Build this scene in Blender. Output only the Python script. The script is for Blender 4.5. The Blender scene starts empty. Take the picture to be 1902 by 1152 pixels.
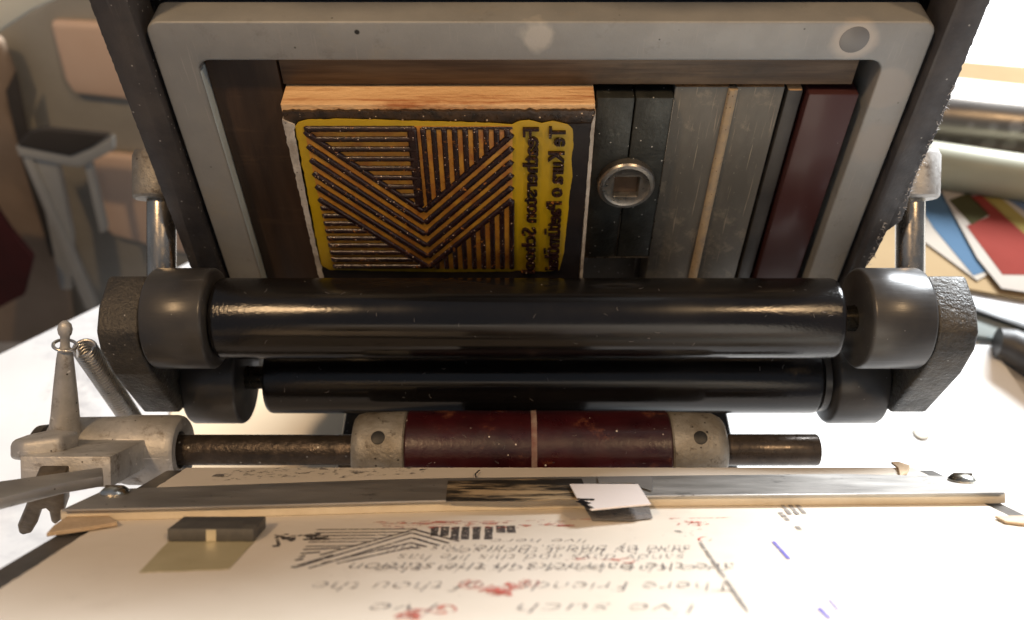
import bpy, bmesh, math, random
from mathutils import Vector, Matrix, noise
random.seed(7)
S = bpy.context.scene
COL = S.collection
# ------------------------------------------------------------------ camera
H = 380.0                       # camera height above the table, mm
PITCH = math.radians(47.75)
FPX = 1650.0
cp, sp = math.cos(PITCH), math.sin(PITCH)
cd = bpy.data.cameras.new('camera'); cam = bpy.data.objects.new('camera', cd); COL.objects.link(cam)
cam.location = (0, 0, H/1000); cam.rotation_euler = (math.pi/2-PITCH, 0, 0)
cd.sensor_width = 36; cd.lens = FPX/1902*36
cd.clip_start = 0.01; cd.clip_end = 60
cd.dof.use_dof = True; cd.dof.focus_distance = 0.272; cd.dof.aperture_fstop = 12.5
S.camera = cam
# ------------------------------------------------------------------ light
w = bpy.data.worlds.new('World'); S.world = w; w.use_nodes = True
w.node_tree.nodes['Background'].inputs[0].default_value = (0.80, 0.86, 1.0, 1)
w.node_tree.nodes['Background'].inputs[1].default_value = 0.21
def area(name, loc, target, sx, sy, power, col, shape='RECTANGLE'):
    l = bpy.data.lights.new(name, 'AREA'); l.shape = shape; l.size = sx; l.size_y = sy; l.energy = power; l.color = col
    o = bpy.data.objects.new(name, l); COL.objects.link(o)
    o.location = Vector(loc); o.rotation_euler = (Vector(target)-Vector(loc)).to_track_quat('-Z', 'Y').to_euler()
    return o
area('window_light', (1.45, 2.02, 1.26), (0.05, 0.15, 0.18), 1.35, 0.7, 235, (0.93, 0.97, 1.0))
area('ceiling_lamp_warm', (-0.38, -0.10, 1.15), (-0.05, 0.2, 0.15), 0.075, 0.075, 5.6, (1.0, 0.65, 0.34), 'DISK')
area('ceiling_lamp_warm', (0.44, -0.10, 1.15), (0.05, 0.2, 0.15), 0.065, 0.065, 3.8, (1.0, 0.67, 0.36), 'DISK')
S.view_settings.view_transform = 'Standard'; S.view_settings.look = 'None'
S.view_settings.exposure = 0.0; S.view_settings.gamma = 1; S.view_settings.use_curve_mapping = False
S.render.engine = 'CYCLES'
# ------------------------------------------------------------------ geometry helpers (mm, camera-relative: x right, y away, z up)
def ray(px, py):
    a, b = (px-951)/FPX, -(py-576)/FPX
    return Vector((a, b*sp+cp, b*cp-sp))
def bp(px, py, p0, n):
    r = ray(px, py); p0 = Vector(p0); n = Vector(n)
    return r*(p0.dot(n)/r.dot(n))
def onY(px, py, y): return bp(px, py, (0, y, 0), (0, 1, 0))
def onZ(px, py, z): return bp(px, py, (0, 0, z), (0, 0, 1))
PO = Vector((0, 120, -210)); PV = Vector((0, -.70711, .70711)); PN = Vector((0, .70711, .70711))
def plat(u, v, h): return PO+Vector((u, 0, 0))+PV*v+PN*h
def onP(px, py, h=0.0): return bp(px, py, PO+PN*h, PN)
def uv(px, py, h=0.0):
    q = onP(px, py, h)-PO; return (q.x, q.dot(PV))
ORG = {}
def W(v): return Vector((v[0], v[1], v[2]+H))/1000
def finish(name, bm, mat, parent=None, smooth=True, angle=35):
    bmesh.ops.recalc_face_normals(bm, faces=bm.faces)
    me = bpy.data.meshes.new(name)
    vs = [W(v.co) for v in bm.verts]
    if parent is None:
        org = Vector(((min(v.x for v in vs)+max(v.x for v in vs))/2, (min(v.y for v in vs)+max(v.y for v in vs))/2, min(v.z for v in vs)))
    else:
        org = ORG[parent.name]
    for v, c in zip(bm.verts, vs): v.co = c-org
    bm.to_mesh(me); bm.free()
    o = bpy.data.objects.new(name, me); COL.objects.link(o)
    if parent is None: o.location = org; ORG[o.name] = org
    else: o.parent = parent; ORG[o.name] = org
    for m in (mat if isinstance(mat, (list, tuple)) else [mat]): me.materials.append(m)
    if smooth:
        me.shade_smooth()
        try: me.set_sharp_from_angle(angle=math.radians(angle))
        except Exception: pass
    return o
def tag(o, label, cat, group=None):
    o['label'] = label; o['category'] = cat
    if group: o['group'] = group
    return o
def empty(name, loc, label, cat, group=None):
    o = bpy.data.objects.new(name, None); COL.objects.link(o); o.empty_display_size = 0.01
    o.location = W(loc); ORG[o.name] = W(loc); return tag(o, label, cat, group)
def bm_prism(poly, d, bevel=0.0, seg=2):
    """poly: list of 3D points (planar), d: extrusion vector"""
    bm = bmesh.new(); d = Vector(d)
    a = [bm.verts.new(Vector(p)) for p in poly]; b = [bm.verts.new(Vector(p)+d) for p in poly]
    n = len(a); bm.faces.new(a); bm.faces.new(list(reversed(b)))
    for i in range(n): bm.faces.new((a[i], b[i], b[(i+1) % n], a[(i+1) % n]))
    bmesh.ops.recalc_face_normals(bm, faces=bm.faces)
    if bevel > 0:
        es = [e for e in bm.edges if len(e.link_faces) == 2 and e.calc_face_angle(0) > math.radians(25)]
        bmesh.ops.bevel(bm, geom=es, offset=bevel, segments=seg, profile=.5, affect='EDGES', clamp_overlap=True)
    return bm
def bm_box(x0, x1, y0, y1, z0, z1, bevel=.4, seg=2):
    return bm_prism([(x0, y0, z0), (x1, y0, z0), (x1, y0, z1), (x0, y0, z1)], (0, y1-y0, 0), bevel, seg)
def bm_pbox(u0, u1, v0, v1, h0, h1, bevel=.3, seg=2):
    return bm_prism([plat(u0, v0, h0), plat(u1, v0, h0), plat(u1, v1, h0), plat(u0, v1, h0)], PN*(h1-h0), bevel, seg)
def bm_lathe(prof, c, axis, seg=64, cap=True, bm=None):
    """prof: [(t along axis, radius)]"""
    bm = bm or bmesh.new(); ax = Vector(axis).normalized(); c = Vector(c)
    e1 = ax.orthogonal().normalized(); e2 = ax.cross(e1)
    rings = []
    for t, r in prof:
        if r < 1e-6: rings.append([bm.verts.new(c+ax*t)])
        else: rings.append([bm.verts.new(c+ax*t+(e1*math.cos(2*math.pi*k/seg)+e2*math.sin(2*math.pi*k/seg))*r) for k in range(seg)])
    for a, b in zip(rings, rings[1:]):
        for k in range(seg):
            k2 = (k+1) % seg
            if len(a) == 1 and len(b) == 1: continue
            if len(a) == 1: bm.faces.new((a[0], b[k], b[k2]))
            elif len(b) == 1: bm.faces.new((a[k], b[0], a[k2]))
            else: bm.faces.new((a[k], b[k], b[k2], a[k2]))
    if cap:
        if len(rings[0]) > 1: bm.faces.new(rings[0])
        if len(rings[-1]) > 1: bm.faces.new(list(reversed(rings[-1])))
    return bm
def cyl(c0, c1, r, bev=.5, seg=64, bm=None, r2=None):
    c0 = Vector(c0); c1 = Vector(c1); L = (c1-c0).length; r2 = r if r2 is None else r2
    return bm_lathe([(0, r-bev), (bev*.3, r-bev*.3), (bev, r), (L-bev, r2), (L-bev*.3, r2-bev*.3), (L, r2-bev)], c0, c1-c0, seg, bm=bm)
def bm_tube(pts, radii, seg=16, closed=False, bm=None):
    bm = bm or bmesh.new(); pts = [Vector(p) for p in pts]; n = len(pts)
    if not hasattr(radii, '__len__'): radii = [radii]*n
    rings = []; prev = None
    for i, p in enumerate(pts):
        t = (pts[min(i+1, n-1)]-pts[max(i-1, 0)]).normalized()
        e1 = t.orthogonal().normalized() if prev is None else (prev-t*prev.dot(t)).normalized()
        prev = e1; e2 = t.cross(e1)
        rings.append([bm.verts.new(p+(e1*math.cos(2*math.pi*k/seg)+e2*math.sin(2*math.pi*k/seg))*radii[i]) for k in range(seg)])
    for a, b in zip(rings, rings[1:]):
        for k in range(seg): bm.faces.new((a[k], b[k], b[(k+1) % seg], a[(k+1) % seg]))
    bm.faces.new(rings[0]); bm.faces.new(list(reversed(rings[-1])))
    return bm
def rough_edge(a, b, n, amp, seed=0, freq=3.0):
    """points between 2D points a,b with jitter normal to the line"""
    out = []; dx, dy = b[0]-a[0], b[1]-a[1]; L = math.hypot(dx, dy)
    for i in range(n+1):
        t = i/n; j = (noise.noise(Vector((t*L/freq, seed, 0)))+.6*noise.noise(Vector((t*L/freq*3.7, seed+9, 0))))*amp
        if i in (0, n): j *= .3
        out.append((a[0]+dx*t-dy/L*j, a[1]+dy*t+dx/L*j))
    return out
def displace(bm, amp, scale, seed=0):
    for v in bm.verts:
        v.co += noise.noise_vector(v.co*scale+Vector((seed, 0, 0)))*amp
# ------------------------------------------------------------------ materials
def M(name, c1, c2=None, scale=60, stretch=(1, 1, 1), rough=(.5, .5), metal=0, bump=0.0, bscale=900, bstretch=None,
      specks=None, spot=None, scr=None, contrast=(.35, .65), coat=0, spec=.5, detail=6, streak=None, alpha=None, sheen=0):
    m = bpy.data.materials.new(name); m.use_nodes = True; nt = m.node_tree; N = nt.nodes; L = nt.links
    b = N['Principled BSDF']
    tc = N.new('ShaderNodeTexCoord')
    def mp(st, rot=(0, 0, 0)):
        k = N.new('ShaderNodeMapping'); k.inputs['Scale'].default_value = st; k.inputs['Rotation'].default_value = rot
        L.new(tc.outputs['Object'], k.inputs[0]); return k.outputs[0]
    def nz(vec, sc, det=6, ro=.6):
        k = N.new('ShaderNodeTexNoise'); k.inputs['Scale'].default_value = sc; k.inputs['Detail'].default_value = det
        k.inputs['Roughness'].default_value = ro; L.new(vec, k.inputs['Vector']); return k.outputs['Fac']
    def rng(src, a, b_, c=0, d=1):
        k = N.new('ShaderNodeMapRange'); k.inputs[1].default_value = a; k.inputs[2].default_value = b_
        k.inputs[3].default_value = c; k.inputs[4].default_value = d; L.new(src, k.inputs[0]); return k.outputs[0]
    def mix(f, a, b_):
        k = N.new('ShaderNodeMix'); k.data_type = 'RGBA'
        L.new(f, k.inputs[0])
        for s, v in ((6, a), (7, b_)):
            if isinstance(v, tuple): k.inputs[s].default_value = (*v, 1)
            else: L.new(v, k.inputs[s])
        return k.outputs[2]
    base = nz(mp(stretch), scale, detail)
    col = mix(rng(base, *contrast), c1, c2 or c1)
    rv = rng(nz(mp(stretch), scale*2.3, 5), .3, .7, rough[0], rough[1])
    if streak:      # (colour, scale, stretch, lo, hi)
        f = rng(nz(mp(streak[2]), streak[1], 7, .7), streak[3], streak[4]); col = mix(f, col, streak[0])
    if spot:        # larger blotches (colour, scale, lo, hi)
        f = rng(nz(mp((1, 1, 1)), spot[1], 8, .75), spot[2], spot[3]); col = mix(f, col, spot[0])
    if scr:         # fine scratches (colour, scale, stretch, rot, lo)
        f = rng(nz(mp(scr[2], scr[3]), scr[1], 3, .5), scr[4], scr[4]+.06); col = mix(f, col, scr[0])
    if specks:      # dust, pits and painted glints (colour, scale, size)
        v = N.new('ShaderNodeTexVoronoi'); v.inputs['Scale'].default_value = specks[1]; L.new(mp((1, 1, 1)), v.inputs['Vector'])
        g = N.new('ShaderNodeSeparateColor'); L.new(v.outputs['Color'], g.inputs[0])
        d = rng(v.outputs['Distance'], specks[2], specks[2]*.6); s = rng(g.outputs[0], .72, .74)
        k = N.new('ShaderNodeMath'); k.operation = 'MULTIPLY'; L.new(d, k.inputs[0]); L.new(s, k.inputs[1])
        col = mix(k.outputs[0], col, specks[0])
    L.new(col, b.inputs['Base Color']); L.new(rv, b.inputs['Roughness'])
    b.inputs['Metallic'].default_value = metal; b.inputs['Specular IOR Level'].default_value = spec
    b.inputs['Coat Weight'].default_value = coat; b.inputs['Coat Roughness'].default_value = .15
    if bump:
        k = N.new('ShaderNodeBump'); k.inputs['Strength'].default_value = min(1, bump); k.inputs['Distance'].default_value = .00016
        L.new(nz(mp(bstretch or (1, 1, 1)), bscale, 4), k.inputs['Height']); L.new(k.outputs[0], b.inputs['Normal'])
        m['bumpnode'] = k.name
    if alpha:       # worn ink (scale, lo, hi)
        L.new(rng(nz(mp((1, 1, 1)), alpha[0], 5, .7), alpha[1], alpha[2]), b.inputs['Alpha'])
    return m
black_paint = M('black_enamel', (.012, .012, .014), (.03, .027, .026), 90, rough=(.38, .6), bump=.35, bscale=1400, specks=((.3, .3, .3), 520, .16), scr=((.14, .14, .15), 260, (1, 1, .06), (0, 0, 0), .69))
rail_black = M('worn_black_rail', (.026, .025, .030), (.055, .050, .050), 70, rough=(.42, .65), bump=.5, bscale=1100, specks=((.30, .29, .28), 420, .15), spot=((.11, .11, .115), 150, .66, .78), scr=((.1, .1, .11), 200, (1, 1, .07), (0, .1, 0), .68))
saddle_black = M('cast_black_saddle', (.022, .021, .020), (.060, .053, .043), 90, rough=(.32, .55), bump=1.0, bscale=700, specks=((.3, .3, .3), 420, .13), spot=((.30, .30, .32), 260, .71, .76))
wheel_black = M('black_plastic_wheel', (.028, .028, .030), (.050, .048, .046), 60, rough=(.28, .40), bump=.25, bscale=900, bstretch=(.15, 1, 1), specks=((.2, .2, .2), 420, .09), scr=((.06, .06, .065), 500, (.05, 1, 1), (0, 0, 0), .66))
chase_grey = M('cast_grey_chase', (.25, .258, .262), (.30, .305, .305), 45, rough=(.45, .6), metal=.25, bump=.3, bscale=1600, streak=((.33, .31, .27), 30, (1, 1, 1), .56, .78), specks=((.10, .10, .10), 170, .07), scr=((.30, .30, .30), 1300, (1, 1, .06), (0, .1, 0), .64), spot=((.15, .145, .135), 75, .58, .82))
aluminium = M('dull_aluminium', (.36, .355, .345), (.60, .59, .57), 55, rough=(.42, .62), metal=.5, bump=.5, bscale=700, spot=((.15, .12, .09), 120, .55, .72), specks=((.06, .05, .04), 380, .15), scr=((.75, .74, .72), 500, (.1, 1, 1), (0, 0, .4), .68))
collar_metal = M('oily_cast_collar', (.30, .29, .265), (.17, .15, .12), 90, rough=(.4, .6), metal=.4, bump=.6, bscale=800, spot=((.07, .055, .04), 190, .57, .68), specks=((.03, .025, .02), 420, .2))
steel = M('brushed_steel', (.56, .54, .51), (.42, .40, .38), 60, stretch=(.3, 1, 1), rough=(.40, .58), metal=.9, bump=.12, bscale=1200, bstretch=(.06, 1, 1), spot=((.10, .095, .09), 70, .60, .74), specks=((.06, .05, .05), 330, .12), scr=((.6, .6, .6), 180, (.1, 1, 1), (0, 0, .3), .68))
rod_steel = M('bright_slide_rod', (.62, .57, .49), (.42, .38, .32), 90, stretch=(3, 1, 1), rough=(.16, .32), metal=1, bump=.15, bscale=700)
shaft_dark = M('pitted_brown_shaft', (.045, .037, .03), (.09, .07, .055), 150, rough=(.28, .5), metal=.6, bump=.8, bscale=420, specks=((.4, .4, .38), 300, .13), spot=((.16, .12, .09), 160, .6, .75))
hub_red = M('dark_red_enamel', (.040, .005, .007), (.018, .003, .005), 60, rough=(.24, .4), bump=.35, bscale=500, specks=((.6, .55, .5), 330, .13), spot=((.17, .06, .03), 90, .58, .72), coat=.3)
darkwood = M('dark_stained_wood', (.020, .011, .007), (.060, .034, .020), 70, stretch=(1, 1, .12), rough=(.45, .65), bump=.5, bscale=600, bstretch=(1, 1, .1), streak=((.10, .06, .035), 55, (.16, 1, 1), .58, .76))
topwood = M('brown_reglet_wood', (.060, .033, .017), (.15, .095, .052), 420, stretch=(.05, 1, 1), rough=(.42, .6), bump=.4, bscale=900, bstretch=(.06, 1, 1), streak=((.03, .02, .012), 26, (.5, 1, 1), .52, .72))
blockwood = M('raw_plywood_block', (.60, .36, .17), (.80, .54, .29), 90, stretch=(.12, 1, 1), rough=(.55, .8), bump=1.0, bscale=520, bstretch=(.6, 1, 1), streak=((.36, .13, .04), 260, (.1, 1.5, 1), .5, .64), spot=((.9, .62, .34), 140, .62, .8))
endwood = M('pale_end_grain', (.50, .28, .11), (.30, .15, .06), 300, rough=(.6, .85), bump=1.0, bscale=900, specks=((.1, .05, .02), 700, .25))
furn_grey = M('worn_grey_furniture', (.085, .082, .075), (.15, .145, .132), 50, stretch=(1, 1, .35), rough=(.45, .62), bump=.4, bscale=700, metal=.2, scr=((.25, .22, .175), 1700, (1, 1, .035), (0, .04, 0), .64), spot=((.26, .23, .185), 110, .54, .74), streak=((.05, .045, .038), 120, (1, 1, .2), .6, .75), specks=((.3, .28, .24), 500, .1))
furn_dark = M('dark_slate_furniture', (.024, .024, .026), (.045, .043, .042), 60, rough=(.4, .55), bump=.3, bscale=700, specks=((.14, .13, .12), 500, .09))
furn_red = M('oxblood_furniture', (.050, .024, .025), (.048, .010, .010), 9, stretch=(1, 1, 1), rough=(.34, .44), spec=.4, bump=.1, bscale=600, coat=.2, specks=((.4, .4, .4), 300, .05))
quoin_metal = M('blackened_quoin_steel', (.016, .018, .017), (.042, .045, .042), 90, rough=(.32, .5), metal=.45, bump=.5, bscale=700, specks=((.45, .45, .42), 520, .16), spot=((.13, .14, .13), 170, .62, .78))
quoin_edge = M('worn_bright_quoin', (.20, .175, .145), (.09, .08, .07), 200, rough=(.2, .4), metal=.9, bump=.3, bscale=900)
black_plate = M('inked_plate_border', (.009, .008, .010), (.02, .016, .016), 70, rough=(.3, .45), bump=.2, bscale=900, spec=.2, specks=((.2, .2, .2), 300, .06))
yellow_poly = M('yellow_photopolymer', (.34, .225, .004), (.42, .28, .008), 40, rough=(.30, .42), bump=.15, bscale=500, specks=((.5, .4, .12), 380, .08))
valley_brown = M('brown_inked_valleys', (.55, .27, .03), (.34, .12, .02), 200, rough=(.25, .4), bump=.6, bscale=900)
ridge_ink = M('plum_ink_painted_glints', (.010, .005, .007), (.022, .008, .008), 160, rough=(.14, .3), bump=1.0, bscale=1300, spot=((.42, .16, .03), 520, .60, .68), specks=((.8, .62, .48), 950, .20), spec=.5)  # orange blotches and pale specks paint glints onto the inked ridges
film_edge = M('frayed_backing_film', (.50, .47, .43), (.30, .27, .24), 200, rough=(.5, .7), bump=.6, bscale=900, specks=((.12, .1, .1), 600, .2))
paper = M('tympan_paper', (.74, .68, .60), (.66, .60, .51), 16, rough=(.5, .65), bump=.12, bscale=800, spot=((.60, .54, .46), 48, .56, .82), streak=((.56, .50, .43), 36, (.25, 1, 1), .60, .84), specks=((.35, .3, .27), 150, .035))
cream = M('cream_backing_board', (.66, .60, .49), (.56, .49, .38), 90, rough=(.5, .7), bump=.3, bscale=900, specks=((.1, .08, .06), 190, .09))
cardtan = M('torn_tan_card', (.56, .43, .29), (.42, .31, .20), 110, rough=(.7, .9), bump=.8, bscale=700)
tabwhite = M('white_card_tab', (.80, .74, .72), (.76, .69, .66), 50, rough=(.35, .5))
patchgrey = M('dark_grey_patch', (.17, .165, .165), (.23, .22, .22), 90, rough=(.2, .4), specks=((.5, .5, .5), 240, .12))
olive = M('olive_tape', (.40, .355, .22), (.46, .41, .27), 60, rough=(.3, .5), bump=.1)
gripped = M('charcoal_smeared_tape', (.50, .38, .23), (.40, .29, .17), 60, rough=(.4, .7), bump=.6, bscale=600, streak=((.018, .015, .012), 130, (.22, 1, 1), .43, .53))
magnet = M('ferrite_grey_block', (.075, .074, .074), (.12, .115, .105), 220, rough=(.5, .65), bump=.5, bscale=1500, metal=.3)
brass = M('worn_bronze', (.20, .16, .11), (.09, .065, .04), 140, rough=(.3, .5), metal=.7, bump=.6, bscale=500, spot=((.42, .26, .09), 110, .6, .72))
screwm = M('domed_screw_steel', (.66, .64, .58), (.5, .48, .42), 120, rough=(.16, .3), metal=1, bump=.15)
ink_black = M('printed_black_ink', (.055, .050, .050), (.09, .08, .08), 200, rough=(.5, .7), alpha=(1100, .38, .47))
ink_faint = M('faint_printed_ink', (.13, .115, .12), (.18, .16, .16), 200, rough=(.5, .7), alpha=(850, .42, .53))
ink_red = M('red_overprint_ink', (.50, .09, .07), (.60, .17, .13), 200, rough=(.5, .7), alpha=(420, .44, .60))
ink_blue = M('blue_ballpoint', (.10, .09, .40), (.16, .15, .5), 200, rough=(.5, .7), alpha=(600, .34, .46))
pencil = M('pencil_line', (.20, .18, .17), (.26, .24, .22), 300, rough=(.5, .7), alpha=(500, .36, .52))
smear = M('grey_ink_smear', (.12, .11, .11), (.18, .17, .16), 200, rough=(.5, .7), alpha=(300, .54, .68))

for m_, d_ in ((blockwood, .0007), (endwood, .0006), (aluminium, .0004), (saddle_black, .0006), (collar_metal, .0005), (shaft_dark, .0006), (film_edge, .0004), (hub_red, .0003), (quoin_metal, .0003), (cardtan, .0006), (black_paint, .0003), (rail_black, .0003)):
    m_.node_tree.nodes[m_['bumpnode']].inputs['Distance'].default_value = d_
# rubber roller: glossy black, orange-peel grain growing toward both ends
def roller_mat(cx, half):
    m = M('inked_black_rubber', (.004, .004, .0045), (.008, .007, .007), 14, stretch=(1, .6, .6), rough=(.08, .24), bump=.1, bscale=1150, specks=((.22, .20, .19), 210, .06))
    nt = m.node_tree; N = nt.nodes; L = nt.links; k = N[m['bumpnode']]
    tc = N.new('ShaderNodeTexCoord'); s = N.new('ShaderNodeSeparateXYZ'); L.new(tc.outputs['Object'], s.inputs[0])
    k.inputs['Distance'].default_value = .00011
    a = N.new('ShaderNodeMath'); a.operation = 'ABSOLUTE'; L.new(s.outputs[0], a.inputs[0])
    r = N.new('ShaderNodeMapRange'); r.inputs[1].default_value = half*.5; r.inputs[2].default_value = half; r.inputs[3].default_value = .05; r.inputs[4].default_value = 1.0
    L.new(a.outputs[0], r.inputs[0]); L.new(r.outputs[0], k.inputs['Strength'])
    return m
# pale wear blobs on the chase
def chase_marks(m, spots):
    nt = m.node_tree; N = nt.nodes; L = nt.links; b = N['Principled BSDF']
    src = b.inputs['Base Color'].links[0].from_socket
    g = N.new('ShaderNodeNewGeometry'); nzn = N.new('ShaderNodeTexNoise'); nzn.inputs['Scale'].default_value = 160; L.new(g.outputs['Position'], nzn.inputs['Vector'])
    for (p, r0, r1, col, am) in spots:
        d = N.new('ShaderNodeVectorMath'); d.operation = 'DISTANCE'; L.new(g.outputs['Position'], d.inputs[0]); d.inputs[1].default_value = W(p)
        ad = N.new('ShaderNodeMath'); ad.operation = 'MULTIPLY_ADD'; L.new(nzn.outputs['Fac'], ad.inputs[0]); ad.inputs[1].default_value = am/1000; L.new(d.outputs['Value'], ad.inputs[2])
        mr = N.new('ShaderNodeMapRange'); mr.inputs[1].default_value = r1/1000+am/2000; mr.inputs[2].default_value = r0/1000+am/2000; L.new(ad.outputs[0], mr.inputs[0])
        x = N.new('ShaderNodeMix'); x.data_type = 'RGBA'; L.new(mr.outputs[0], x.inputs[0]); L.new(src, x.inputs[6]); x.inputs[7].default_value = (*col, 1); src = x.outputs[2]
    L.new(src, b.inputs['Base Color'])

# ================================================================== TABLE AND ROOM
def struct(name, bm, mat, **k):
    o = finish(name, bm, mat, **k); o['kind'] = 'structure'; return o
marble = M('mottled_white_tabletop', (.72, .71, .70), (.58, .575, .57), 9, rough=(.35, .5), spot=((.24, .24, .255), 14, .54, .74), streak=((.36, .36, .38), 11, (1, 2, 1), .56, .76))
floor_m = M('dark_brown_floor', (.055, .042, .033), (.085, .065, .05), 6, rough=(.5, .7))
struct('floor', bm_box(-3000, 3000, -1500, 4000, -1110, -1100, 0), floor_m)
TZ = -380.0
A = onZ(0, 655, TZ); B = onZ(185, 565, TZ); D = B-A
P1 = A-D*2.2; P2 = B+D*6
struct('tabletop', bm_prism([P1, P2, (1500, P2.y, TZ), (1500, -500, TZ), (P1.x, -500, TZ)], (0, 0, -25), 2), marble)
# wall behind the desk on the left
wall_m = M('warm_grey_wall', (.50, .44, .36), (.42, .37, .30), 5, rough=(.7, .9))
struct('wall', bm_box(-3000, 3000, 2600, 2640, -1100, 1500, 0), wall_m)

# ---- left background: grey cabinet frame with tan panels
def slab(pts, y, t, bev=2): return bm_prism([onY(px, py, y) for px, py in pts], (0, t, 0), bev, 3)
cab_grey = M('grey_green_enamel', (.46, .44, .38), (.36, .34, .29), 10, rough=(.5, .7))
cab_tan = M('tan_drawer_front', (.88, .66, .50), (.80, .58, .43), 6, rough=(.45, .6))
cab_dark = M('dark_pad_and_shade', (.05, .043, .036), (.07, .06, .05), 10, rough=(.6, .8))  # pad's own dark tone, also painted shade of gap and slots
cab_pale = M('pale_grey_metal', (.50, .50, .46), (.42, .42, .39), 10, rough=(.4, .55))
cab_brown = M('brown_side_board', (.42, .31, .22), (.33, .24, .165), 10, rough=(.5, .7))
red_m = M('dark_red_fabric', (.075, .010, .010), (.05, .008, .008), 30, rough=(.8, .9))
cab = empty('cabinet', onY(200, 560, 760), 'grey cabinet frame with two tan drawer fronts standing behind the table at left', 'cabinet')
finish('frame', slab([(-60, 45), (55, 20), (150, -40), (520, -60), (520, 700), (150, 700), (60, 400), (20, 150)], 770, 60, 6), cab_grey, cab)
finish('drawer_front', slab([(90, 42), (150, 45), (400, 60), (400, 215), (250, 190), (135, 178), (118, 150)], 758, 12, 6), cab_tan, cab)
finish('drawer_front', slab([(165, 285), (260, 295), (420, 300), (420, 490), (290, 462), (205, 440), (190, 420)], 756, 12, 6), cab_tan, cab)
finish('side_board', slab([(-90, 60), (0, 75), (25, 140), (15, 200), (45, 290), (120, 470), (140, 640), (-90, 640)], 740, 12, 6), cab_brown, cab)
finish('painted_gap_shade', slab([(10, 170), (30, 130), (60, 280), (110, 470), (95, 480), (40, 300)], 737, 2, 1), cab_dark, cab)  # thin dark slab stands in for shade beside the board
br = empty('bracket', onY(120, 300, 700), 'pale metal bracket with a dark top and long thin legs in front of the cabinet', 'bracket')
finish('pad', slab([(30, 272), (55, 245), (85, 240), (205, 252), (170, 275), (130, 292)], 692, 6, 2), cab_dark, br)
finish('rim', slab([(28, 272), (130, 292), (170, 275), (210, 255), (212, 280), (150, 312), (125, 310), (35, 292)], 694, 8, 2), cab_pale, br)
finish('leg', slab([(40, 295), (58, 295), (180, 575), (160, 580)], 696, 12, 3), cab_pale, br)
finish('leg', slab([(62, 296), (105, 300), (135, 440), (135, 540), (112, 540)], 700, 12, 3), cab_pale, br)
finish('leg', slab([(155, 310), (168, 308), (198, 432), (184, 436)], 700, 12, 3), cab_pale, br)
tag(finish('fabric', slab([(-90, 360), (-20, 370), (20, 430), (62, 480), (45, 550), (-90, 620)], 660, 8, 3), red_m), 'dark red fabric hanging at the left edge behind the table', 'fabric')
tag(finish('lampshade', slab([(-80, -80), (135, -80), (118, -4), (60, 22), (0, 62), (-80, 90)], 560, 6, 3), M('pale_shade', (.85, .86, .75), (.8, .8, .7), 10)), 'pale cream panel in the top left corner of the photo', 'panel')

# ---- right background, lying on the table
white_s = M('plain_white_sheet', (.85, .85, .84), (.80, .80, .79), 10, rough=(.5, .7))
tan_s = M('tan_manila_card', (.40, .29, .165), (.34, .24, .135), 10, rough=(.9, .95), spec=.05)
def sheet(pts, z0, t=.6): return bm_prism([onZ(px, py, z0) for px, py in pts], (0, 0, t), 0)
tag(finish('paper_sheet', sheet([(1740, -60), (2300, -60), (2300, 150), (1902, 135), (1765, 118)], TZ+.5), white_s), 'blank white sheet lying farthest back on the table at top right', 'paper')
tag(finish('manila_folder', sheet([(1735, 112), (1902, 126), (2200, 150), (2200, 230), (1902, 175), (1735, 150)], TZ+1.6, 1.0), tan_s), 'tan card strip between the white sheets at top right', 'folder')
tag(finish('white_envelope', sheet([(1735, 142), (1902, 160), (2200, 190), (2200, 250), (1902, 200), (1735, 185)], TZ+3.2), white_s), 'white envelope lying just behind the grey cylinder', 'envelope')
def lying_tube(p0, p1, r, mat, name, rim=True):
    a = onZ(*p0, TZ+r); b = onZ(*p1, TZ+r)
    return cyl(a, b, r, 1, 48)
grey_cyl = M('dotted_grey_metal', (.26, .235, .21), (.19, .17, .15), 20, stretch=(.3, 1, 1), rough=(.25, .4), metal=.7)  # rows of pale dots are mixed into the colour below
nt = grey_cyl.node_tree; v = nt.nodes.new('ShaderNodeTexVoronoi'); v.inputs['Scale'].default_value = 70; v.inputs['Randomness'].default_value = .15
tcn = nt.nodes.new('ShaderNodeTexCoord'); nt.links.new(tcn.outputs['Object'], v.inputs['Vector'])
rr = nt.nodes.new('ShaderNodeMapRange'); rr.inputs[1].default_value = .25; rr.inputs[2].default_value = .4; nt.links.new(v.outputs['Distance'], rr.inputs[0])
mx = nt.nodes.new('ShaderNodeMix'); mx.data_type = 'RGBA'; nt.links.new(rr.outputs[0], mx.inputs[0]); mx.inputs[6].default_value = (.42, .39, .36, 1)
src = nt.nodes['Principled BSDF'].inputs['Base Color'].links[0].from_socket; nt.links.new(src, mx.inputs[7]); nt.links.new(mx.outputs[2], nt.nodes['Principled BSDF'].inputs['Base Color'])
tag(finish('metal_cylinder', lying_tube((1690, 216), (2200, 262), 19, None, ''), grey_cyl), 'grey brown metal cylinder with rows of pale dots behind the cream tube', 'cylinder')
tag(finish('cardboard_tube', lying_tube((1690, 300), (2200, 376), 15, None, ''), M('cream_green_tube', (.40, .39, .28), (.33, .32, .23), 12, rough=(.4, .6), streak=((.2, .15, .1), 20, (.4, 1, 1), .6, .75))), 'cream green tube lying in front of the grey cylinder', 'tube')
tag(finish('wooden_board', sheet([(1560, 345), (2200, 330), (2200, 520), (1902, 560), (1740, 530), (1560, 520)], TZ+.4, 2.0), tan_s), 'tan board under the leaflets beside the press', 'board')
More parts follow.
